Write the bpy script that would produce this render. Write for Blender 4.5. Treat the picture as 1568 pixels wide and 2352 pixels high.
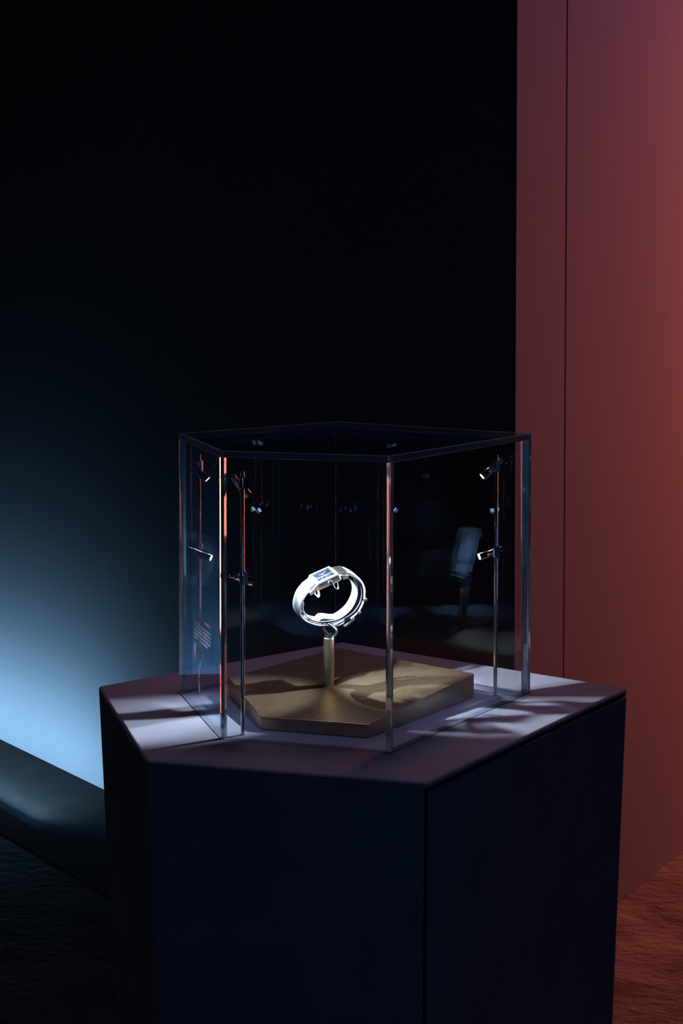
import bpy, bmesh, math, random
from mathutils import Vector, Matrix

for o in list(bpy.data.objects):
    bpy.data.objects.remove(o)
SC = bpy.context.scene
COL = SC.collection
R = math.radians
TOP = 1.10                      # height of the pedestal top

# ------------------------------------------------------------------ camera
F_PX, W_PX, H_PX = 3400.0, 1568.0, 2352.0
cam_data = bpy.data.cameras.new('camera')
cam = bpy.data.objects.new('camera', cam_data)
COL.objects.link(cam)
cam.location = (0, 0, TOP + 0.412)
cam.rotation_euler = (R(90 - 1.95), R(-0.03), 0)
cam_data.sensor_fit = 'VERTICAL'
cam_data.sensor_height = 36.0
cam_data.lens = F_PX / H_PX * 36.0
cam_data.shift_y = -(H_PX / 2 - 760.0) / H_PX
cam_data.clip_start = 0.02
SC.camera = cam
cam_data.dof.use_dof = False

# ------------------------------------------------------------------ view / world
SC.view_settings.view_transform = 'Standard'
SC.view_settings.look = 'None'
SC.view_settings.gamma = 1.0
SC.view_settings.exposure = 0.0
SC.view_settings.use_curve_mapping = False
SC.cycles.max_bounces = 14
SC.cycles.transparent_max_bounces = 32
SC.cycles.transmission_bounces = 12
SC.cycles.glossy_bounces = 8
SC.cycles.sample_clamp_indirect = 4.0
SC.cycles.blur_glossy = 0.3

world = bpy.data.worlds.new('world')
SC.world = world
world.use_nodes = True
world.node_tree.nodes['Background'].inputs[0].default_value = (0.25, 0.45, 1.0, 1)
world.node_tree.nodes['Background'].inputs[1].default_value = 0.0006


def look_at(o, target):
    o.rotation_euler = (Vector(target) - o.location).to_track_quat('-Z', 'Y').to_euler()


def area_light(name, loc, target, sx, sy, power, color, spread=180):
    d = bpy.data.lights.new(name, 'AREA')
    d.shape = 'RECTANGLE'
    d.size, d.size_y = sx, sy
    d.energy = power
    d.color = color
    d.spread = R(spread)
    o = bpy.data.objects.new(name, d)
    COL.objects.link(o)
    o.location = loc
    look_at(o, target)
    return o


# wall geometry (plan): the two faces of the angular partition meet at CORNER
CORNER = Vector((0.366, 3.11))
LDIR = Vector((-0.656, 0.755)).normalized()
RDIR = Vector((0.543, 0.775)).normalized()
LNOR = Vector((LDIR.y * -1, LDIR.x)).normalized()      # towards the viewer, left
if LNOR.y > 0:
    LNOR = -LNOR
RNOR = Vector((RDIR.y, -RDIR.x)).normalized()


def on_left(s, off, z):
    p = CORNER + LDIR * s + LNOR * off
    return (p.x, p.y, z)


FAR0 = CORNER + LDIR * 3.1
FDIR = Vector((-0.576, -0.817)).normalized()
FNOR = Vector((0.817, -0.576)).normalized()


def on_far(s, off, z):
    p = FAR0 + FDIR * s + FNOR * off
    return (p.x, p.y, z)


def on_right(s, off, z):
    p = CORNER + RDIR * s + RNOR * off
    return (p.x, p.y, z)


# cool LED grazer along the foot of the left wall
def wall_washer(name, s0, s1, off, z, power, color, lean, fn=None, wdir=None, wnor=None):
    fn, wdir, wnor = fn or on_left, wdir or LDIR, wnor or LNOR
    d = bpy.data.lights.new(name, 'AREA')
    d.shape = 'RECTANGLE'
    d.size, d.size_y = abs(s1 - s0), 0.008
    d.spread = R(148)
    d.energy = power
    d.color = color
    o = bpy.data.objects.new(name, d)
    COL.objects.link(o)
    o.location = fn((s0 + s1) / 2, off, z)
    # local X along the wall, emission (-Z) leaning to the wall and up
    x = Vector((wdir.x, wdir.y, 0))
    e = (Vector((-wnor.x, -wnor.y, 0)) * math.cos(lean) + Vector((0, 0, 1)) * math.sin(lean)).normalized()
    zax = -e
    y = zax.cross(x).normalized()
    o.rotation_euler = Matrix((x, y, zax)).transposed().to_euler()
    return o


wall_washer('floor_led_wash', 1.55, 3.0, 0.30, 0.055, 8.5, (0.42, 0.72, 1.0), R(4))
wall_washer('far_led_wash', 0.1, 2.6, 0.30, 0.055, 9.0, (0.38, 0.70, 1.0), R(4), on_far, FDIR, FNOR)
wall_washer('deep_blue_fill', 1.5, 2.9, 0.34, 0.055, 2.6, (0.08, 0.42, 1.0), R(10))  # added deep blue fill that widens and colours the fade on the wall
# warm red wash beyond the frame on the right, raking the right wall
area_light('red_wash', (2.46, 5.31, 1.6), (0.6, 3.0, 1.0), 0.45, 2.4, 62.0, (1.0, 0.21, 0.13))
area_light('violet_fill', (1.6, 2.9, 3.1), (0.9, 3.6, 2.2), 0.5, 0.5, 0.8, (0.45, 0.30, 1.0), 120)  # added soft fill that tints the top of the right wall
# weak ambient from the room behind the viewer, then an added narrow overhead fill
area_light('room_blue', (0.7, -0.7, 1.25), (0.0, 1.4, 0.8), 1.2, 1.0, 1.8, (0.10, 0.42, 1.0))
area_light('overhead_violet_fill', (0.1, 1.62, 3.0), (0.02, 1.47, 1.1), 0.4, 0.4, 0.22, (0.66, 0.62, 1.0), 26)


fs = bpy.data.lights.new('floor_patch_fill', 'SPOT')  # added spot that makes the pale floor patch, no known fixture
fs.energy = 26.0
fs.spot_size = R(7)
fs.spot_blend = 0.6
fs.color = (0.65, 0.85, 1.0)
fso = bpy.data.objects.new('floor_patch_fill', fs)
COL.objects.link(fso)
fso.location = (-1.5, 2.8, 3.2)
look_at(fso, (-0.86, 4.22, 0))


# ------------------------------------------------------------------ materials
def new_mat(name):
    m = bpy.data.materials.new(name)
    m.use_nodes = True
    nt = m.node_tree
    return m, nt, nt.nodes['Principled BSDF']


def link(nt, a, b):
    nt.links.new(a, b)


def noise_color(nt, bsdf, c0, c1, scale, detail=4, coord='Object', stretch=None):
    tc = nt.nodes.new('ShaderNodeTexCoord')
    n = nt.nodes.new('ShaderNodeTexNoise')
    n.inputs['Scale'].default_value = scale
    n.inputs['Detail'].default_value = detail
    if stretch:
        mp = nt.nodes.new('ShaderNodeMapping')
        mp.vector_type = 'TEXTURE'
        mp.inputs['Rotation'].default_value = stretch[0]
        mp.inputs['Scale'].default_value = [1.0 / v for v in stretch[1]]
        link(nt, tc.outputs[coord], mp.inputs[0])
        link(nt, mp.outputs[0], n.inputs['Vector'])
    else:
        link(nt, tc.outputs[coord], n.inputs['Vector'])
    r = nt.nodes.new('ShaderNodeValToRGB')
    r.color_ramp.elements[0].position = 0.3
    r.color_ramp.elements[1].position = 0.7
    r.color_ramp.elements[0].color = (*c0, 1)
    r.color_ramp.elements[1].color = (*c1, 1)
    link(nt, n.outputs['Fac'], r.inputs[0])
    if bsdf:
        link(nt, r.outputs[0], bsdf.inputs['Base Color'])
    return tc, n, r


def add_bump(nt, bsdf, src, strength, dist):
    b = nt.nodes.new('ShaderNodeBump')
    b.inputs['Strength'].default_value = strength
    b.inputs['Distance'].default_value = dist
    link(nt, src, b.inputs['Height'])
    link(nt, b.outputs[0], bsdf.inputs['Normal'])
    return b


def mat_suede(name, c0, c1):
    m, nt, b = new_mat(name)
    tc, n, r = noise_color(nt, b, c0, c1, 14, 6)
    n2 = nt.nodes.new('ShaderNodeTexNoise')
    n2.inputs['Scale'].default_value = 900
    n2.inputs['Detail'].default_value = 3
    link(nt, tc.outputs['Object'], n2.inputs['Vector'])
    add_bump(nt, b, n2.outputs['Fac'], 0.55, 0.0006)
    b.inputs['Roughness'].default_value = 0.9
    b.inputs['Specular IOR Level'].default_value = 0.15
    b.inputs['Sheen Weight'].default_value = 0.25
    b.inputs['Sheen Roughness'].default_value = 0.4
    return m


def mat_metal(name, col, rough, metallic=1.0):
    m, nt, b = new_mat(name)
    noise_color(nt, b, [c * 0.93 for c in col], col, 60, 2)
    b.inputs['Metallic'].default_value = metallic
    b.inputs['Roughness'].default_value = rough
    return m


def mat_brushed(name, c0, c1, rough, angle, scl=(14, 900, 900), bump=0.25):
    m, nt, b = new_mat(name)
    tc, n, r = noise_color(nt, b, c0, c1, 1.0, 5, stretch=((0, 0, angle), scl))
    b.inputs['Metallic'].default_value = 1.0
    b.inputs['Roughness'].default_value = rough
    add_bump(nt, b, n.outputs['Fac'], bump, 0.0004)
    return m


def mat_emit(name, col, strength):
    m, nt, b = new_mat(name)
    b.inputs['Base Color'].default_value = (*col, 1)
    b.inputs['Emission Color'].default_value = (*col, 1)
    b.inputs['Emission Strength'].default_value = strength
    return m


def mat_pane(name, coat, through):
    """Flat glass: Fresnel share mirrored, the rest passes straight through (thin anti-reflective coat tints the mirror part)."""
    m = bpy.data.materials.new(name)
    m.use_nodes = True
    nt = m.node_tree
    nt.nodes.clear()
    out = nt.nodes.new('ShaderNodeOutputMaterial')
    mix = nt.nodes.new('ShaderNodeMixShader')
    fr = nt.nodes.new('ShaderNodeFresnel')
    geo = nt.nodes.new('ShaderNodeNewGeometry')
    mr = nt.nodes.new('ShaderNodeMapRange')
    mr.inputs['To Min'].default_value = 1.5
    mr.inputs['To Max'].default_value = 1 / 1.5
    link(nt, geo.outputs['Backfacing'], mr.inputs['Value'])
    link(nt, mr.outputs[0], fr.inputs['IOR'])
    tr = nt.nodes.new('ShaderNodeBsdfTransparent')
    tr.inputs[0].default_value = (*through, 1)
    gl = nt.nodes.new('ShaderNodeBsdfGlossy')
    gl.inputs['Roughness'].default_value = 0.0
    # very faint handling smudges in the coat colour
    tc = nt.nodes.new('ShaderNodeTexCoord')
    n = nt.nodes.new('ShaderNodeTexNoise')
    n.inputs['Scale'].default_value = 9
    link(nt, tc.outputs['Object'], n.inputs['Vector'])
    rp = nt.nodes.new('ShaderNodeValToRGB')
    rp.color_ramp.elements[0].color = (*[c * 0.9 for c in coat], 1)
    rp.color_ramp.elements[1].color = (*coat, 1)
    link(nt, n.outputs['Fac'], rp.inputs[0])
    link(nt, rp.outputs[0], gl.inputs['Color'])
    link(nt, fr.outputs[0], mix.inputs[0])
    link(nt, tr.outputs[0], mix.inputs[1])
    link(nt, gl.outputs[0], mix.inputs[2])
    link(nt, mix.outputs[0], out.inputs[0])
    return m


def mat_edge(name, col, trans=1.0, rough=0.05):
    """Ground and polished glass edge: real refraction."""
    m, nt, b = new_mat(name)
    noise_color(nt, b, [c * 0.85 for c in col], col, 300, 2)
    b.inputs['Roughness'].default_value = rough
    b.inputs['Transmission Weight'].default_value = trans
    b.inputs['IOR'].default_value = 1.5
    return m


M = {}
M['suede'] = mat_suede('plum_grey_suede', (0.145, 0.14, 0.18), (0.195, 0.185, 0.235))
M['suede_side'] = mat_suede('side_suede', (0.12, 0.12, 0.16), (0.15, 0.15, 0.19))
M['dark_gap'] = mat_suede('gap_shade_backing', (0.003, 0.003, 0.004), (0.005, 0.005, 0.006))  # near-black painted in as gap shade, also the wall panel backing
M['dark_gap'].node_tree.nodes['Principled BSDF'].inputs['Sheen Weight'].default_value = 0.0
M['dark_gap'].node_tree.nodes['Principled BSDF'].inputs['Specular IOR Level'].default_value = 0.0
M['floor_shade'] = mat_suede('floor_shade_dark', (0.010, 0.011, 0.011), (0.017, 0.018, 0.018))  # dark colour carries the floor shade on the added strips
M['floor_shade'].node_tree.nodes['Principled BSDF'].inputs['Sheen Weight'].default_value = 0.0
M['pane'] = mat_pane('coated_glass', (0.40, 0.66, 1.0), (0.985, 0.99, 0.99))
M['edge'] = mat_edge('polished_glass_edge', (0.78, 0.90, 0.90), 0.92)
M['rim'] = mat_edge('ground_glass_rim', (0.55, 0.70, 0.74), 0.85, 0.12)
M['chrome'] = mat_metal('black_chrome', (0.78, 0.78, 0.80), 0.13)
M['steel'] = mat_brushed('brushed_steel', (0.62, 0.57, 0.52), (0.80, 0.74, 0.68), 0.30, 0, (900, 60, 900), 0.08)
M['polish'] = mat_metal('polished_steel', (0.86, 0.86, 0.88), 0.16)
M['brass'] = mat_brushed('brushed_bronze', (0.46, 0.32, 0.19), (0.72, 0.52, 0.32), 0.38, math.atan2(0.1298, 0.1066), (30, 1000, 1000), 0.4)
M['stem'] = mat_brushed('satin_bronze', (0.36, 0.28, 0.17), (0.42, 0.33, 0.21), 0.34, 0, (900, 900, 20), 0.05)
M['lens'] = mat_emit('lit_lens', (0.92, 0.96, 1.0), 14.0)


def mat_plain(name, col, rough, spec=0.5, coat=0.0):
    m, nt, b = new_mat(name)
    noise_color(nt, b, [c * 0.9 for c in col], col, 80, 3)
    b.inputs['Roughness'].default_value = rough
    b.inputs['Specular IOR Level'].default_value = spec
    b.inputs['Coat Weight'].default_value = coat
    return m


M['strap'] = mat_plain('pearl_white_strap', (0.19, 0.21, 0.235), 0.28, 0.6, 0.4)
M['strap_lining'] = mat_plain('dark_strap_lining', (0.03, 0.03, 0.04), 0.5)
M['cradle'] = mat_plain('frosted_cradle', (0.20, 0.215, 0.23), 0.35, 0.5)
M['clip'] = mat_plain('glossy_dark_plastic', (0.006, 0.007, 0.009), 0.25, 0.4, 0.0)
M['dial'] = mat_plain('midnight_blue_dial', (0.004, 0.008, 0.024), 0.6, 0.2, 0.0)
M['ink'] = mat_plain('white_vinyl', (0.85, 0.85, 0.85), 0.6)
nt = M['ink'].node_tree
tl_ = nt.nodes.new('ShaderNodeBsdfTranslucent')
tl_.inputs[0].default_value = (0.85, 0.88, 0.9, 1)
mx_ = nt.nodes.new('ShaderNodeMixShader')
mx_.inputs[0].default_value = 0.5
link(nt, nt.nodes['Principled BSDF'].outputs[0], mx_.inputs[1])
link(nt, tl_.outputs[0], mx_.inputs[2])
link(nt, mx_.outputs[0], nt.nodes['Material Output'].inputs[0])
M['marker'] = mat_plain('pale_lacquer', (0.30, 0.32, 0.36), 0.5)
M['satin'] = mat_metal('satin_steel', (0.92, 0.90, 0.88), 0.42)


# ------------------------------------------------------------------ mesh helpers
def obj(name, bm, mat, parent=None, smooth=False):
    me = bpy.data.meshes.new(name)
    bmesh.ops.recalc_face_normals(bm, faces=bm.faces)
    bm.to_mesh(me)
    bm.free()
    if smooth:
        for p in me.polygons:
            p.use_smooth = True
        try:
            me.set_sharp_from_angle(angle=R(40))
        except Exception:
            pass
    o = bpy.data.objects.new(name, me)
    COL.objects.link(o)
    for mm in (mat if isinstance(mat, (list, tuple)) else [mat]):
        me.materials.append(mm)
    if parent:
        o.parent = parent
    return o


def tag(o, label=None, cat=None, group=None, kind=None):
    for k, v in (('label', label), ('category', cat), ('group', group), ('kind', kind)):
        if v:
            o[k] = v
    return o


def empty(name, loc=(0, 0, 0)):
    o = bpy.data.objects.new(name, None)
    o.empty_display_size = 0.02
    COL.objects.link(o)
    o.location = loc
    return o


def add_prism(bm, bottom, top):
    """closed solid between two equally long 3D outlines"""
    vb = [bm.verts.new(p) for p in bottom]
    vt = [bm.verts.new(p) for p in top]
    n = len(vb)
    bm.faces.new(vb[::-1])
    bm.faces.new(vt)
    for i in range(n):
        bm.faces.new((vb[i], vb[(i + 1) % n], vt[(i + 1) % n], vt[i]))
    return vb, vt


def add_box(bm, c, s, mat=None):
    pts = [(c[0] + sx * s[0] / 2, c[1] + sy * s[1] / 2) for sx, sy in ((-1, -1), (1, -1), (1, 1), (-1, 1))]
    b = [Vector((x, y, c[2] - s[2] / 2)) for x, y in pts]
    t = [Vector((x, y, c[2] + s[2] / 2)) for x, y in pts]
    if mat:
        b = [mat @ p for p in b]
        t = [mat @ p for p in t]
    return add_prism(bm, b, t)


def add_lathe(bm, prof, mat=Matrix(), seg=32, cap=True):
    """profile [(r, z)] turned about local Z"""
    rings = []
    for r, z in prof:
        rings.append([bm.verts.new(mat @ Vector((r * math.cos(2 * math.pi * i / seg), r * math.sin(2 * math.pi * i / seg), z))) for i in range(seg)])
    for a, b in zip(rings, rings[1:]):
        for i in range(seg):
            bm.faces.new((a[i], a[(i + 1) % seg], b[(i + 1) % seg], b[i]))
    if cap:
        bm.faces.new(rings[0][::-1])
        bm.faces.new(rings[-1])


def inset_poly(P, d):
    """offset a convex CCW plan polygon inwards by d (negative: outwards)"""
    n = len(P)
    out = []
    for i in range(n):
        a, b, c = Vector(P[i - 1]), Vector(P[i]), Vector(P[(i + 1) % n])
        e1, e2 = (b - a).normalized(), (c - b).normalized()
        n1, n2 = Vector((-e1.y, e1.x)), Vector((-e2.y, e2.x))
        k = d / (1 + n1.dot(n2))
        out.append(b + (n1 + n2) * k)
    return out


def v3(p, z):
    return Vector((p[0], p[1], z))


def bevel(o, w, seg=3, ang=30):
    m = o.modifiers.new('bevel', 'BEVEL')
    m.width = w
    m.segments = seg
    m.limit_method = 'ANGLE'
    m.angle_limit = R(ang)
    m.harden_normals = False
    for p in o.data.polygons:
        p.use_smooth = True
    o.data.set_sharp_from_angle(angle=R(25))
    return m


# ------------------------------------------------------------------ the room
def mat_wall(name, c):
    m, nt, b = new_mat(name)
    tc, n, r = noise_color(nt, b, [x * 0.93 for x in c], c, 2.2, 5)
    n2 = nt.nodes.new('ShaderNodeTexNoise')
    n2.inputs['Scale'].default_value = 160
    link(nt, tc.outputs['Object'], n2.inputs['Vector'])
    add_bump(nt, b, n2.outputs['Fac'], 0.08, 0.002)
    b.inputs['Roughness'].default_value = 0.8
    b.inputs['Specular IOR Level'].default_value = 0.2
    return m


M['wall_left'] = mat_wall('slate_paint', (0.15, 0.16, 0.17))
M['wall_right'] = mat_wall('rose_grey_paint', (0.42, 0.40, 0.50))

WALL_H = 3.6


def wall_slab(name, fn, s0, s1, z0, z1, mat, parent=None, th=0.08, bev=0.002, mitre=0.0):
    bm = bmesh.new()
    b = [Vector(fn(s, o, z0)) for s, o in ((s0, 0), (s1, 0), (s1, -th), (s0 + mitre * th, -th))]
    t = [Vector(fn(s, o, z1)) for s, o in ((s0, 0), (s1, 0), (s1, -th), (s0 + mitre * th, -th))]
    add_prism(bm, b, t)
    o = obj(name, bm, mat, parent)
    if bev:
        bevel(o, bev, 2)
    return o


wl = wall_slab('wall_left', on_left, 0.0, 3.1, 0, WALL_H, M['wall_left'], mitre=1.30)
tag(wl, 'dark slate wall washed by cool blue light from the floor at left', kind='structure')
wl2 = wall_slab('wall_far_left', on_far, 0.0, 4.5, 0, WALL_H, M['wall_left'])
tag(wl2, 'slate wall that turns towards the viewer beyond the left edge, lit blue at its foot', kind='structure')
wr = wall_slab('wall_right', lambda s, o, z: on_right(s, o - 0.012, z), 0.0156, 5.0, 0, WALL_H, M['dark_gap'], th=0.066, mitre=1.30)
tag(wr, 'dark backing behind the rose red wall panels', kind='structure')
SEAM = 0.2325
tag(wall_slab('panel', on_right, 0.0, SEAM - 0.003, 0, WALL_H, M['wall_right'], wr, th=0.012, bev=0.0012, mitre=1.3))
tag(wall_slab('panel', on_right, SEAM + 0.003, 5.0, 0, WALL_H, M['wall_right'], wr, th=0.012, bev=0.0012))

# added flush black strips: floor shade painted in along the slate walls
for nm, fn, s0, s1 in (('shade_strip_1', on_left, 0.55, 2.93), ('shade_strip_2', on_far, 0.17, 4.3)):
    bm = bmesh.new()
    prof = [(0.001, 0.0), (0.40, 0.0), (0.398, 0.003), (0.001, 0.003)]
    add_prism(bm, [Vector(fn(s0, o_, z_)) for o_, z_ in prof], [Vector(fn(s1, o_, z_)) for o_, z_ in prof])
    tag(obj(nm, bm, M['floor_shade']), 'added flush black strip standing in for floor shade at the slate wall', kind='structure')

# floor: short dark carpet, slightly rumpled pile
m, nt, b = new_mat('carpet')
tc, n, r = noise_color(nt, b, (0.14, 0.12, 0.115), (0.34, 0.30, 0.29), 1.0, 8, stretch=((0, 0, R(-20)), (5, 9, 5)))
w2 = nt.nodes.new('ShaderNodeTexNoise')
w2.inputs['Scale'].default_value = 26
w2.inputs['Detail'].default_value = 7
mp = nt.nodes.new('ShaderNodeMapping')
mp.inputs['Rotation'].default_value = (0, 0, R(20))
mp.inputs['Scale'].default_value = (1, 1.6, 1)
link(nt, tc.outputs['Object'], mp.inputs[0])
link(nt, mp.outputs[0], w2.inputs['Vector'])
add_bump(nt, b, w2.outputs['Fac'], 0.9, 0.012)
b.inputs['Roughness'].default_value = 0.95
b.inputs['Specular IOR Level'].default_value = 0.1
M['carpet'] = m
bm = bmesh.new()
add_box(bm, (0.5, 3.0, -0.03), (11, 10, 0.06))
tag(obj('floor', bm, M['carpet']), 'dark textured carpet floor', kind='structure')

# ------------------------------------------------------------------ pedestal
PED = [Vector(p) for p in ((-0.2466, 1.4906), (-0.1667, 1.2563), (0.0705, 1.2006), (0.2897, 1.4852), (0.0007, 1.6761))]
GLS = [Vector(p) for p in ((-0.1619, 1.4685), (-0.1079, 1.3179), (0.0428, 1.2789), (0.1890, 1.4692), (-0.0065, 1.5929))]
PC = Vector((0.05, 1.45))
TAPER = 0.155


def tap(P, z):
    k = 1 - TAPER * (TOP - z)
    return [PC + (Vector(p) - PC) * k for p in P]


ped = empty('display_pedestal', (PC.x, PC.y, 0))
tag(ped, 'five-sided tapering pedestal wrapped in dark plum suede under the glass case', 'pedestal')


def child(o, parent):
    """parent while keeping the mesh's own world coordinates"""
    o.parent = parent
    o.matrix_parent_inverse = parent.matrix_basis.inverted()
    return o


# body: its right-hand face (between corner C and D) is cut back to take the door panel
CUT = 0.0024
e = (PED[3] - PED[2]).normalized()
nrm = Vector((e.y, -e.x))
body_poly = list(PED)
body_poly[2] = PED[2] - nrm * CUT + e * 0.0
body_poly[3] = PED[3] - nrm * CUT
# keep the cut-back corners on the neighbouring faces
d1 = (PED[2] - PED[1]).normalized()
body_poly[2] = PED[2] - d1 * (CUT / max(0.2, abs(d1.dot(nrm))))
d2 = (PED[4] - PED[3]).normalized()
body_poly[3] = PED[3] + d2 * (CUT / max(0.2, abs(d2.dot(nrm))))
LIP = 0.0045
G_OUT = inset_poly(GLS, -0.0014)
DECK = inset_poly(GLS, -0.0002)
bm = bmesh.new()
lv = [[bm.verts.new(v3(p, z)) for p in P] for z, P in (
    (0, tap(body_poly, 0)), (TOP - LIP - 0.0002, tap(body_poly, TOP - LIP - 0.0002)),
    (TOP - LIP, tap(PED, TOP - LIP)), (TOP, PED), (TOP, G_OUT), (TOP - 0.004, G_OUT))]
for P, Q in zip(lv, lv[1:]):
    for i in range(5):
        j = (i + 1) % 5
        bm.faces.new((P[i], P[j], Q[j], Q[i]))
bm.faces.new(lv[0][::-1]); bm.faces.new(lv[-1])
o = child(obj('body', bm, M['suede']), ped)
me_ = o.data
bw = me_.attributes.new('bevel_weight_edge', 'FLOAT', 'EDGE')
for k, ed in enumerate(me_.edges):
    p, q = (me_.vertices[i].co for i in ed.vertices)
    outer = all(min((Vector((c.x, c.y)) - g).length for g in PED) < 1e-4 and abs(c.z - TOP) < 1e-4 for c in (p, q))
    upright = abs(p.z - q.z) > 0.5 or (abs(p.z - TOP) < 1e-4 and abs(q.z - TOP + LIP) < 1e-4) or (abs(q.z - TOP) < 1e-4 and abs(p.z - TOP + LIP) < 1e-4)
    bw.data[k].value = 1.0 if outer or (upright and abs(p.z - q.z) > 0.001) else 0.0
m_ = o.modifiers.new('bevel', 'BEVEL')
m_.width = 0.0026
m_.segments = 4
m_.limit_method = 'WEIGHT'
for p in me_.polygons:
    p.use_smooth = True
me_.set_sharp_from_angle(angle=R(25))

# door panel on the right face, shadow gap above it and at the front corner
bm = bmesh.new()
zt = TOP - 0.0080


def door_outline(z):
    P = tap(PED, z)
    a, b_ = P[2], P[3]
    ee = (b_ - a).normalized()
    nn = Vector((ee.y, -ee.x))
    return [a + ee * 0.0026, b_ - ee * 0.0004, b_ - ee * 0.002 - nn * 0.008, a + ee * 0.0045 - nn * 0.008]


add_prism(bm, [v3(p, 0.012) for p in door_outline(0.012)], [v3(p, zt) for p in door_outline(zt)])
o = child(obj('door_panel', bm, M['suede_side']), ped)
bevel(o, 0.0016, 3)

def ring_slab(outer, inner, z0, z1):
    bm = bmesh.new()
    n = len(outer)
    ob = [bm.verts.new(v3(p, z0)) for p in outer]
    ot = [bm.verts.new(v3(p, z1)) for p in outer]
    ib = [bm.verts.new(v3(p, z0)) for p in inner]
    it = [bm.verts.new(v3(p, z1)) for p in inner]
    for i in range(n):
        j = (i + 1) % n
        bm.faces.new((ob[i], ob[j], ot[j], ot[i]))
        bm.faces.new((ib[j], ib[i], it[i], it[j]))
        bm.faces.new((ot[i], ot[j], it[j], it[i]))
        bm.faces.new((ob[j], ob[i], ib[i], ib[j]))
    return bm


Pg = tap(PED, TOP - 0.006)
ga, gb = Pg[2] - nrm * (CUT + 0.002), Pg[3] - nrm * (CUT + 0.002)
bm = bmesh.new()
q_ = [ga, gb, gb + nrm * 0.0023, ga + nrm * 0.0023]
add_prism(bm, [v3(p, TOP - 0.0088) for p in q_], [v3(p, TOP - LIP - 0.0001) for p in q_])
child(obj('gap_shade_strip', bm, M['dark_gap']), ped)  # black strip stands in for the shade in the gap above the door
bm = bmesh.new()
lo_, hi_ = tap(PED, 0.0)[2], tap(PED, TOP - 0.0087)[2]
strip = lambda c: [c - nrm * (CUT + 0.001), c - nrm * (CUT + 0.001) + e * 0.006, c - nrm * (CUT - 0.0003) + e * 0.006, c - nrm * (CUT - 0.0003)]
add_prism(bm, [v3(p, 0.001) for p in strip(lo_)], [v3(p, TOP - 0.0087) for p in strip(hi_)])
child(obj('gap_shade_strip', bm, M['dark_gap']), ped)  # same painted shade down the gap at the front corner
bm = bmesh.new()
add_prism(bm, [v3(p, TOP - 0.0039) for p in DECK], [v3(p, TOP) for p in DECK])
child(obj('inner_deck', bm, M['suede']), ped)
# ------------------------------------------------------------------ glass case
GH, GT = 0.26, 0.0062
case = empty('glass_case', (0, 1.44, TOP))
tag(case, 'frameless five-sided clear glass case standing on the suede pedestal over the watch', 'display case')
GIN = inset_poly(GLS, GT)
Z0, Z1 = TOP + 0.0002, TOP + GH - GT
for i in range(5):
    j = (i + 1) % 5
    a, b_ = GLS[i], GLS[j]
    ai, bi = GIN[i], GIN[j]
    u = (b_ - a).normalized()
    # the mitred ends are a separate strip (real refraction); the field between is the clear pane
    ws = GT * 0.9
    ta = (ai - a).dot(u)
    tb = (bi - b_).dot(u)
    a_c, b_c = a + u * max(ta, 0.001), b_ + u * min(tb, -0.001)
    if i == 4:
        a_c = a
        ai = ai + u * 0.0003
        a_c = a + u * 0.0003
    if j == 4:
        bi = bi - u * 0.0003
        b_c = b_ - u * 0.0003
    bm = bmesh.new()
    add_prism(bm, [v3(p, Z0) for p in (a_c, b_c, bi, ai)], [v3(p, Z1) for p in (a_c, b_c, bi, ai)])
    pane = child(obj('side_pane', bm, M['pane']), case)
    for c_, in_, fld in ((a, ai, a_c), (b_, bi, b_c)):
        if (c_ - GLS[4]).length < 1e-6:     # rear corner: tightly glued, only a hairline shows
            continue
        bm = bmesh.new()
        q = [c_, fld, in_]
        add_prism(bm, [v3(p, Z0) for p in q], [v3(p, Z1) for p in q])
        eo = obj('mitred_edge', bm, M['edge'])
        eo.parent = pane
bm = bmesh.new()
ev = (GIN[4] - GLS[4]).normalized()
en = Vector((ev.y, -ev.x)) * 0.00025
q_ = [GLS[4] - en, GLS[4] + en, GIN[4] + en, GIN[4] - en]
add_prism(bm, [v3(p, Z0) for p in q_], [v3(p, Z1) for p in q_])
child(obj('glue_line', bm, M['rim']), case)
tp = bmesh.new()
TIN = inset_poly(GLS, GT * 0.55)
add_prism(tp, [v3(p, TOP + GH - GT + 0.0001) for p in TIN], [v3(p, TOP + GH) for p in TIN])
top_pane = child(obj('top_pane', tp, M['pane']), case)
bm = ring_slab(GLS, inset_poly(GLS, GT * 0.55 - 0.00002), TOP + GH - GT + 0.0001, TOP + GH)
eo = obj('polished_rim', bm, M['rim'])
eo.parent = top_pane
m_ = eo.modifiers.new('bevel', 'BEVEL'); m_.width = 0.0005; m_.segments = 1; m_.limit_method = 'ANGLE'

# white vinyl lettering on the left pane (too small and oblique to be read)
A_, B_ = GLS[0], GLS[1]
uu = (B_ - A_).normalized()
no = Vector((uu.y, -uu.x))
if no.x > 0:
    no = -no
rnd = random.Random(4)
bm = bmesh.new()


def text_row(s0, s1, z, h, gap=0.28):
    s = s0
    while s < s1:
        wlen = rnd.uniform(2.5, 6.5) * h
        e_ = min(s + wlen, s1)
        t = s
        while t < e_:
            cw = h * rnd.uniform(0.35, 0.62)
            kind = rnd.randrange(4)
            tall = 1.0 if kind in (0, 3) else 0.68
            st = h * 0.17

            def bar(x0, x1, y0, y1):
                pts = [(x0, y0), (x1, y0), (x1, y1), (x0, y1)]
                add_prism(bm, [v3(A_ + uu * x + no * 0.00005, y) for x, y in pts], [v3(A_ + uu * x + no * 0.0002, y) for x, y in pts])
            bar(t, t + st, z, z + h * tall)
            if kind in (1, 2):
                bar(t + cw - st, t + cw, z, z + h * 0.68)
            if kind != 0:
                bar(t, t + cw, z + h * 0.60, z + h * 0.60 + st * 0.9)
            if kind == 2:
                bar(t, t + cw, z, z + st * 0.9)
            t += cw + h * 0.22
        s = e_ + h * 0.5


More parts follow.
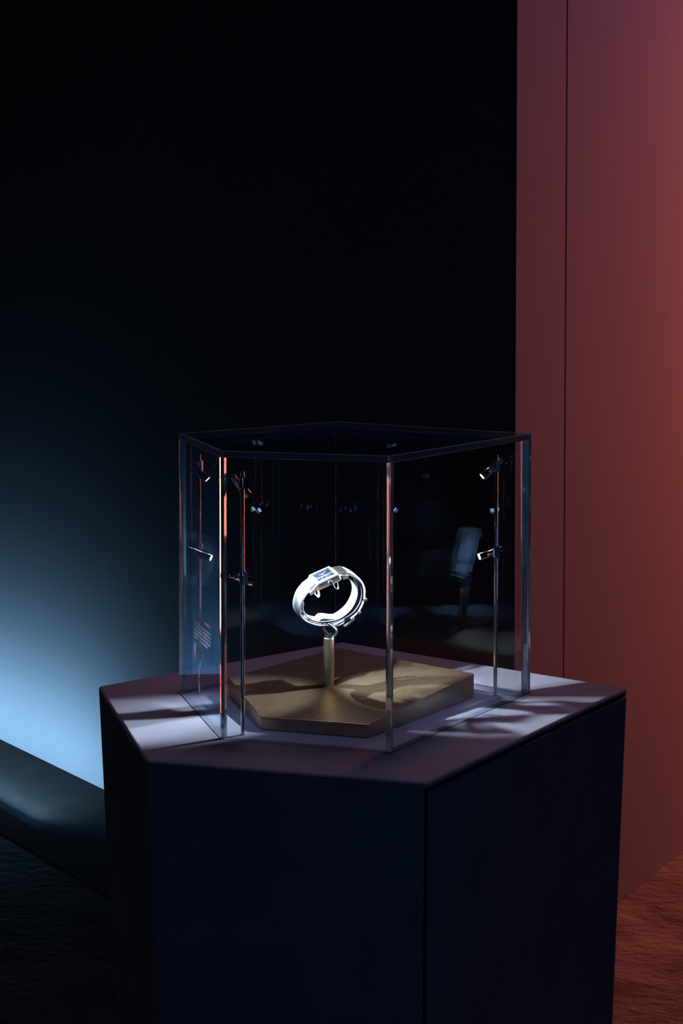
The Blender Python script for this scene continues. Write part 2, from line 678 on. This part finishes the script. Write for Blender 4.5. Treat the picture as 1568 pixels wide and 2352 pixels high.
text_row(0.062, 0.124, TOP + 0.0905, 0.0038)
for k in range(5):
    text_row(0.062, 0.123 - (0.012 if k == 4 else 0), TOP + 0.0845 - k * 0.0036, 0.0023)
for k in range(8):
    text_row(0.062, 0.096 - (k % 3) * 0.004, TOP + 0.0640 - k * 0.0017, 0.0011)
text_row(0.062, 0.080, TOP + 0.0480, 0.0016)
child(obj('lettering', bm, M['ink']), case)

# ------------------------------------------------------------------ light rods and spotlights
RODS = {'near_left': Vector((-0.0893, 1.3294)), 'far_left': Vector((-0.1416, 1.4654)), 'right': Vector((0.1528, 1.4567))}
rod_labels = {
    'near_left': 'slim chrome rod just inside the front left glass corner, nearest the viewer',
    'far_left': 'slim chrome rod in the far left corner, seen through the narrow left pane',
    'right': 'slim chrome rod inside the right corner of the glass case',
}
for key, p in RODS.items():
    t = empty('light_rod', (p.x, p.y, TOP))
    tag(t, rod_labels[key], 'rod', 'light rods inside the glass case')
    bm = bmesh.new()
    add_lathe(bm, [(0.00185, 0.0), (0.00185, 0.2396), (0.0016, 0.2400)], seg=32)
    obj('rod', bm, M['chrome'], t, True)
    bm = bmesh.new()
    add_lathe(bm, [(0.0024, 0.0), (0.0024, 0.0006), (0.0019, 0.0009)], seg=32)
    obj('base_ring', bm, M['chrome'], t, True)

TARGET = Vector((-0.010, 1.418, TOP + 0.092))
spot_defs = [
    ('right', 0.2290, 1, 'upper chrome mini spotlight on the right rod, tilted steeply down', (-0.012, 1.418, TOP + 0.096), 1.0),
    ('right', 0.1440, 1, 'lower chrome mini spotlight on the right rod, glowing lens towards the watch', (-0.012, 1.418, TOP + 0.093), 1.0),
    ('far_left', 0.2275, 1, 'upper chrome mini spotlight on the far left rod, tilted steeply down', (-0.012, 1.428, TOP + 0.100), 1.0),
    ('far_left', 0.1440, 1, 'lower chrome mini spotlight on the far left rod with glowing lens', (-0.012, 1.428, TOP + 0.095), 1.0),
    ('near_left', 0.2300, -1, 'upper chrome mini spotlight on the near left rod, seen from behind', (-0.006, 1.404, TOP + 0.100), 1.0),
    ('near_left', 0.1440, -1, 'lower chrome mini spotlight on the near left rod, seen from behind', (-0.006, 1.404, TOP + 0.100), 1.0),
]
SPOT_W = 16.0
for key, hz, side, lab, tgt, gain in spot_defs:
    p = RODS[key]
    t = empty('mini_spotlight', (p.x, p.y, TOP + hz))
    tag(t, lab, 'spotlight', 'mini spotlights aimed at the watch')
    org = Vector((p.x, p.y, TOP + hz))
    d = (Vector(tgt) - org)
    az = Vector((d.x, d.y, 0)).normalized()
    sd = Vector((az.y, -az.x, 0)) * side            # right-hand side when side = 1
    c0 = sd * 0.0066 + Vector((0, 0, -0.001))
    dirn = (Vector(tgt) - (org + c0)).normalized()
    rot = dirn.to_track_quat('Z', 'Y').to_matrix().to_4x4()
    mb = Matrix.Translation(c0) @ rot
    # clamp sleeve
    bm = bmesh.new()
    add_lathe(bm, [(0.0021, -0.0055), (0.0030, -0.0055), (0.0031, -0.0050), (0.0031, 0.0022), (0.0028, 0.0025), (0.0031, 0.0028), (0.0031, 0.0050), (0.0029, 0.0055), (0.0021, 0.0055)], seg=32, cap=False)
    obj('clamp', bm, M['chrome'], t, True)
    # screw with a flat head on the side away from the barrel
    bm = bmesh.new()
    srot = (-sd).to_track_quat('Z', 'Y').to_matrix().to_4x4()
    add_lathe(bm, [(0.0009, 0.0026), (0.0009, 0.0050)], srot, 16)
    bx = srot @ Matrix.Translation((0, 0, 0.0053))
    sz = (0.0042, 0.0110, 0.0008)
    add_box(bm, (0, 0, 0), sz, bx)
    obj('bracket', bm, M['chrome'], t)
    # pivot between clamp and barrel
    bm = bmesh.new()
    prot = sd.to_track_quat('Z', 'Y').to_matrix().to_4x4()
    add_lathe(bm, [(0.0016, 0.0026), (0.0016, 0.0050)], prot, 20)
    obj('pivot', bm, M['chrome'], t, True)
    # barrel
    bm = bmesh.new()
    add_lathe(bm, [(0.0020, -0.0095), (0.0026, -0.0092), (0.0027, -0.0088), (0.0027, -0.0035), (0.0032, -0.0033), (0.0032, 0.0048),
                   (0.0029, 0.0050), (0.0029, 0.0056), (0.0040, 0.0060), (0.0042, 0.0064), (0.0042, 0.0158), (0.0040, 0.0160), (0.0037, 0.0160), (0.0037, 0.0136)],
              mb, 36)
    obj('barrel', bm, M['chrome'], t, True)
    bm = bmesh.new()
    add_lathe(bm, [(0.0036, 0.0126), (0.0036, 0.0132), (0.0030, 0.0136), (0.0015, 0.0138)], mb, 28)
    obj('lens', bm, M['lens'], t, True)
    ld = bpy.data.lights.new('spot_lamp', 'SPOT')
    ld.energy = SPOT_W * gain
    ld.color = (0.72, 0.85, 1.0)
    ld.spot_size = R(28)
    ld.spot_blend = 0.7
    ld.shadow_soft_size = 0.0028
    lo = bpy.data.objects.new('spot_lamp', ld)
    COL.objects.link(lo)
    lo.parent = t
    lo.location = c0 + dirn * 0.0200
    lo.rotation_euler = dirn.to_track_quat('-Z', 'Y').to_euler()

# ------------------------------------------------------------------ bronze plinth, stem and clip
stand = empty('watch_stand', (-0.0121, 1.4256, TOP))
tag(stand, 'brushed bronze wedge plinth with a slim round post holding up the watch', 'watch stand')
SLB = [Vector(p) for p in ((-0.1116, 1.4546), (-0.0742, 1.3452), (0.0245, 1.3202), (0.1311, 1.4500), (-0.0040, 1.5395))]


def slab_z(p):
    return 0.02384711 * p[0] + 0.06955164 * p[1] - 0.07990372


bm = bmesh.new()
add_prism(bm, [v3(p, TOP) for p in SLB], [v3(p, TOP + slab_z(p)) for p in SLB])
o = child(obj('wedge_plinth', bm, M['brass']), stand)
bevel(o, 0.00035, 2)
SX, SY = -0.0121, 1.4256
bm = bmesh.new()
zs = TOP + slab_z((SX, SY))
mt = Matrix.Translation((SX, SY, 0))
add_lathe(bm, [(0.0050, zs - 0.001), (0.0050, 1.1645), (0.0049, 1.1655), (0.0046, 1.1660), (0.0043, 1.1660), (0.0043, 1.1645)], mt, 48)
child(obj('post', bm, M['stem'], None, True), stand)
bm = bmesh.new()
add_lathe(bm, [(0.0050, zs - 0.001), (0.0056, zs + 0.0001), (0.0056, zs + 0.0008), (0.0051, zs + 0.0010)], mt, 48)
child(obj('foot_ring', bm, M['polish'], None, True), stand)

# watch frame: X towards 12 o'clock, Y away from the viewer along the strap width, Z out of the dial
OW = Vector((-0.01705, 1.41556, 1.22885))
XA = Vector((0.86951917, 0.37107508, 0.32594432)).normalized()
YA = Vector((-0.45507815, 0.8584011, 0.23675185)).normalized()
ZA = XA.cross(YA)
MW = Matrix((XA, YA, ZA)).transposed().to_4x4()
MW.translation = OW
MM = 0.001


def catmull(pts, n, closed=False):
    P = [Vector(p) for p in pts]
    if not closed:
        P = [P[0] * 2 - P[1]] + P + [P[-1] * 2 - P[-2]]
    else:
        P = [P[-1]] + P + [P[0], P[1]]
    out = []
    for i in range(1, len(P) - 2):
        for k in range(n):
            t = k / n
            p0, p1, p2, p3 = P[i - 1], P[i], P[i + 1], P[i + 2]
            out.append(0.5 * ((2 * p1) + (p2 - p0) * t + (2 * p0 - 5 * p1 + 4 * p2 - p3) * t * t + (-p0 + 3 * p1 - 3 * p2 + p3) * t ** 3))
    if not closed:
        out.append(P[-2])
    return out


def add_band(bm, path, half_w, thick, mat, y0=0.0, n=8, dome=0.25, cap=True):
    """strap-like sweep: path in local XZ (mm), widths/thickness given per path point (mm)"""
    full = [(p[0], p[1], hw) for p, hw in zip(path, half_w)]
    pts = catmull([(a, b, c) for a, b, c in full], n)
    ths = catmull([(t, 0, 0) for t in thick], n)
    rings = []
    for i, q in enumerate(pts):
        a = pts[max(0, i - 1)]
        c = pts[min(len(pts) - 1, i + 1)]
        tg = Vector((c[0] - a[0], c[1] - a[1])).normalized()
        nr = Vector((-tg.y, tg.x))
        cen = Vector((0, -27))
        if nr.dot(Vector((q[0], q[1])) - cen) < 0:
            nr = -nr
        hw, th = q[2], ths[i][0]
        sec = [(-hw + 0.3, 0.0), (-hw * 0.6, dome * 0.8), (0, dome), (hw * 0.6, dome * 0.8), (hw - 0.3, 0.0), (hw, -0.35), (hw, -th + 0.3), (hw - 0.3, -th), (0, -th), (-hw + 0.3, -th), (-hw, -th + 0.3), (-hw, -0.35)]
        rings.append([bm.verts.new(mat @ Vector(((q[0] + nr.x * h) * MM, (y + y0) * MM, (q[1] + nr.y * h) * MM))) for y, h in sec])
    m_ = len(rings[0])
    for a, b in zip(rings, rings[1:]):
        for i in range(m_):
            bm.faces.new((a[i], a[(i + 1) % m_], b[(i + 1) % m_], b[i]))
    if cap:
        bm.faces.new(rings[0])
        bm.faces.new(rings[-1][::-1])


# cradle: a springy C of frosted plastic inside the strap, its two ends folded into little hooks under the case
cr = [(-28.3, -16), (-30.2, -21), (-30.3, -26), (-26.4, -35.2), (-17.5, -43.6), (-4.5, -49.0), (6, -50.3), (17.4, -46.6), (25.6, -38.4), (29.0, -29), (26.8, -17.5), (20, -10.0), (13, -7.6)]
bm = bmesh.new()
add_band(bm, cr, [5.8] * len(cr), [0.9] * len(cr), MW, 0.5, 8, 0.05)
child(obj('cradle_band', bm, M['cradle'], None, True), stand)
for cx, cz, wd in ((-11.6, -12.5, 2.2), (10.2, -14.2, 1.1)):
    bm = bmesh.new()
    loop = [(cx - 2.2, cz + 4), (cx - 2.0, cz - 2.5), (cx - 0.6, cz - 6.0), (cx + 1.4, cz - 5.6), (cx + 2.0, cz - 2.5), (cx + 1.8, cz + 3)]
    add_band(bm, loop, [wd] * 6, [0.6] * 6, MW, -1.0, 5, 0.0)
    child(obj('cradle_hook', bm, M['cradle'], None, True), stand)
bm = bmesh.new()
bump = [(-16.5, -43.4), (-13, -43.0), (-9, -44.8), (-5, -47.0), (0, -48.9)]
add_band(bm, bump, [5.0, 5.6, 5.6, 5.4, 5.0], [0.8, 1.6, 1.8, 1.5, 0.8], MW, 0.5, 6, 0.2)
child(obj('cradle_pad', bm, M['cradle'], None, True), stand)
# dark swivel clip between post and cradle
bm = bmesh.new()
clip_path = [(-0.0175, 1.1815), (-0.0185, 1.1772), (-0.0155, 1.1715), (-0.0105, 1.1672), (-0.0055, 1.1690), (-0.0050, 1.1735), (-0.0085, 1.1772), (-0.0130, 1.1800)]
pp = catmull([(x, z, 0) for x, z in clip_path], 8)
rings = []
for i, q in enumerate(pp):
    a = pp[max(0, i - 1)]
    c = pp[min(len(pp) - 1, i + 1)]
    tg = Vector((c[0] - a[0], c[1] - a[1])).normalized()
    nr = Vector((-tg.y, tg.x))
    ring = []
    for k in range(12):
        an = 2 * math.pi * k / 12
        h, y = 0.0013 * math.cos(an), 0.0042 * math.sin(an)
        ring.append(bm.verts.new((q[0] + nr.x * h, SY + y, q[1] + nr.y * h)))
    rings.append(ring)
for a, b in zip(rings, rings[1:]):
    for i in range(12):
        bm.faces.new((a[i], a[(i + 1) % 12], b[(i + 1) % 12], b[i]))
bm.faces.new(rings[0]); bm.faces.new(rings[-1][::-1])
child(obj('swivel_clip', bm, M['clip'], None, True), stand)
bm = bmesh.new()
add_lathe(bm, [(0.0034, 1.1640), (0.0034, 1.1672), (0.0040, 1.1682), (0.0036, 1.1700)], mt, 28)
child(obj('clip_socket', bm, M['clip'], None, True), stand)

# ------------------------------------------------------------------ the watch
watch = empty('wristwatch', OW)
tag(watch, 'rectangular steel wristwatch with midnight blue dial and white strap on the bronze stand', 'watch')


def wbox(bm, c, s, rot=0.0):
    add_box(bm, (0, 0, 0), [v * MM for v in s], MW @ Matrix.Translation([v * MM for v in c]) @ Matrix.Rotation(rot, 4, 'Y'))


def level(xh, yh, ch, z, yc=None):
    """octagonal outline in watch space (mm)"""
    cy = ch if yc is None else yc
    pts = [(-xh + ch, -yh), (xh - ch, -yh), (xh, -yh + cy), (xh, yh - cy), (xh - ch, yh), (-xh + ch, yh), (-xh, yh - cy), (-xh, -yh + cy)]
    return [MW @ Vector((x * MM, y * MM, z * MM)) for x, y in pts]


def loft(bm, levels, close=True):
    rings = [[bm.verts.new(p) for p in L] for L in levels]
    n = len(rings[0])
    for a, b in zip(rings, rings[1:]):
        for i in range(n):
            bm.faces.new((a[i], a[(i + 1) % n], b[(i + 1) % n], b[i]))
    if close:
        bm.faces.new(rings[0][::-1]); bm.faces.new(rings[-1])


bm = bmesh.new()
loft(bm, [level(15.5, 8.6, 4.0, -8.2), level(17.5, 9.9, 5.2, -6.6, 2.8), level(17.3, 9.9, 5.4, -4.6, 2.8), level(11.4, 10.1, 0.5, -0.5, 0.5)])
o = child(obj('case', bm, M['steel']), watch)
bevel(o, 0.00018, 2)
# end hoods: central brushed plates running from the bezel to the strap
for sgn in (-1, 1):
    bm = bmesh.new()
    def q(x, y, z):
        return MW @ Vector((sgn * x * MM, y * MM, z * MM))
    add_prism(bm, [q(11.9, -6.6, -2.0), q(21.6, -7.2, -6.2), q(21.6, 7.2, -6.2), q(11.9, 6.6, -2.0)],
              [q(11.9, -6.9, 0.0), q(21.8, -7.4, -3.0), q(21.8, 7.4, -3.0), q(11.9, 6.9, 0.0)])
    o = child(obj('end_plate', bm, M['steel']), watch)
    bevel(o, 0.0002, 2)
    for y in (-8.3, 8.3):
        bm = bmesh.new()
        add_prism(bm, [q(15.0, y - 1.4, -8.0), q(20.6, y - 1.2, -9.2), q(20.6, y + 1.2, -9.2), q(15.0, y + 1.4, -8.0)],
                  [q(15.0, y - 1.4, -3.4), q(21.0, y - 1.0, -5.6), q(21.0, y + 1.0, -5.6), q(15.0, y + 1.4, -3.4)])
        o = child(obj('lug', bm, M['steel']), watch)
        bevel(o, 0.0002, 2)
# bezel frame
bm = bmesh.new()
def rect(xh, yh, z):
    return [MW @ Vector((x * MM, y * MM, z * MM)) for x, y in ((-xh, -yh), (xh, -yh), (xh, yh), (-xh, yh))]
loft(bm, [rect(11.1, 9.9, -0.5), rect(11.1, 9.9, 0.2), rect(10.8, 9.6, 0.5), rect(9.2, 7.3, 0.5), rect(9.0, 7.1, 0.0), rect(9.0, 7.1, -0.5)], close=False)
o = child(obj('bezel', bm, M['satin']), watch)
# dial: main plate, lower sub-panel bar, hands and indices
bm = bmesh.new()
loft(bm, [rect(9.05, 7.15, -0.5), rect(9.05, 7.15, -0.25)])
dial = child(obj('dial', bm, M['dial']), watch)
def dial_part(name, boxes, mat):
    bm = bmesh.new()
    for c, s, r_ in boxes:
        mm_ = MW @ Matrix.Translation([v * MM for v in c]) @ Matrix.Rotation(r_, 4, 'Z')
        add_box(bm, (0, 0, 0), [v * MM for v in s], mm_)
    o_ = obj(name, bm, mat)
    o_.parent = dial
    return o_
dial_part('divider_bar', [((0, -1.6, -0.05), (18.0, 0.9, 0.4), 0)], M['marker'])
dial_part('hands', [((1.2, 2.6, 0.0), (7.0, 0.35, 0.12), 0.55), ((-1.5, 2.2, 0.08), (5.0, 0.45, 0.12), -0.5), ((0, 2.5, 0.1), (0.9, 0.9, 0.15), 0)], M['marker'])
dial_part('small_hands', [((-3.2, -4.4, 0.0), (3.6, 0.3, 0.12), 0.9), ((3.4, -4.3, 0.0), (4.2, 0.3, 0.12), -0.3), ((0.6, -4.4, -0.1), (0.35, 4.6, 0.12), 0)], M['marker'])
idx = []
for k in range(9):
    idx.append(((-8.0 + 2.0 * k, 6.2, -0.15), (0.4, 1.1, 0.12), 0))
for k in range(3):
    idx.append(((-8.2, 0.4 + 2 * k, -0.15), (1.0, 0.35, 0.12), 0))
    idx.append(((8.2, 0.4 + 2 * k, -0.15), (1.0, 0.35, 0.12), 0))
dial_part('hour_markers', idx, M['marker'])
bm = bmesh.new()
loft(bm, [rect(9.1, 7.2, 0.22), rect(9.1, 7.2, 0.42)])
child(obj('crystal', bm, M['pane']), watch)
# crown on the near flank
bm = bmesh.new()
mc = MW @ Matrix.Translation((0.3 * MM, -10.0 * MM, -3.3 * MM)) @ Matrix.Rotation(R(90), 4, 'X')
prof = [(0.0012, 0.0), (0.0012, 0.0008), (0.0022, 0.0009), (0.0024, 0.0011), (0.0024, 0.0027), (0.0021, 0.0031), (0.0012, 0.0033)]
add_lathe(bm, prof, mc, 24)
child(obj('crown', bm, M['polish']), watch)

# strap pieces (paths follow the outer surface)
lp = [(-20.5, -3.4), (-24.5, -5.0), (-29.6, -9.6), (-33.8, -16.5), (-35.3, -22), (-35.0, -27.5), (-32.5, -33.5), (-28.5, -38.6), (-19.5, -46.4), (-7.5, -52.2), (1, -53.9), (8, -53.6)]
bm = bmesh.new()
add_band(bm, lp, [7.6, 7.7, 7.7, 7.6, 7.5, 7.4, 7.3, 7.2, 7.0, 6.8, 6.6, 6.4], [3.0, 2.8, 2.4, 2.0, 1.6, 1.5, 1.4, 1.4, 1.4, 1.3, 1.2, 1.0], MW, 0, 8, 0.35)
child(obj('lower_strap', bm, M['strap'], None, True), watch)
rp = [(20.2, -3.2), (24, -5.4), (29.2, -10.8), (33.6, -18), (35.7, -25), (35.9, -32.0), (33.4, -41.0), (28.6, -48.0), (22.6, -53.0), (15, -55.6)]
bm = bmesh.new()
add_band(bm, rp, [7.6, 7.7, 7.6, 7.5, 7.4, 7.2, 7.0, 6.9, 6.8, 6.8], [3.0, 2.8, 2.4, 2.0, 1.7, 1.5, 1.4, 1.4, 1.4, 1.4], MW, 0, 8, 0.35)
child(obj('upper_strap', bm, M['strap'], None, True), watch)
# dark inner lining visible along the gap
bm = bmesh.new()
ln = [(24.5, -9.5), (28.5, -14.5), (31.8, -22), (33.0, -31), (30.6, -39.6), (25.5, -46.2), (18.5, -50.6), (10, -52.2), (0, -52.0), (-9, -49.6), (-18.6, -44.6), (-27, -37.2)]
add_band(bm, ln, [6.6] * 12, [0.6] * 12, MW, 0.6, 8, 0.0)
child(obj('strap_lining', bm, M['strap_lining'], None, True), watch)
# two keepers and the pin buckle
for (x, z, an, tilt) in ((34.0, -41.5, 0, R(68)), (24.6, -51.8, 0, R(42))):
    bm = bmesh.new()
    for dy, dz, s in ((0, 0.9, (2.6, 16.4, 0.7)), (0, -2.4, (2.6, 16.4, 0.5)), (-7.9, -0.7, (2.6, 0.6, 3.6)), (7.9, -0.7, (2.6, 0.6, 3.6))):
        mm_ = MW @ Matrix.Translation((x * MM, 0, z * MM)) @ Matrix.Rotation(-tilt + R(180), 4, 'Y') @ Matrix.Translation((0, dy * MM, dz * MM))
        add_box(bm, (0, 0, 0), [v * MM for v in s], mm_)
    o = child(obj('keeper', bm, M['polish']), watch)
    bevel(o, 0.0002, 2)
bm = bmesh.new()
mb_ = MW @ Matrix.Translation((11.5 * MM, 0, -57.2 * MM)) @ Matrix.Rotation(R(-14), 4, 'Y')
for c, s in (((5.2, 0, 0.4), (2.6, 17.6, 2.8)), ((-5.0, 0, -0.2), (2.2, 16.4, 1.8)), ((0, -7.9, 0), (9.4, 1.9, 2.2)), ((0, 7.9, 0), (9.4, 1.9, 2.2)), ((0.5, 0, -1.0), (9.6, 1.6, 0.9))):
    add_box(bm, [v * MM for v in c], [v * MM for v in s], mb_)
o = child(obj('buckle', bm, M['polish']), watch)
bevel(o, 0.0004, 2)
bm = bmesh.new()
tipp = [(7.5, -56.2), (2.5, -57.0), (-2.5, -56.4), (-6.0, -54.6)]
add_band(bm, tipp, [6.4, 6.2, 5.2, 3.0], [1.2, 1.3, 1.2, 0.9], MW, 0, 6, 0.2)
child(obj('strap_tip', bm, M['strap'], None, True), watch)
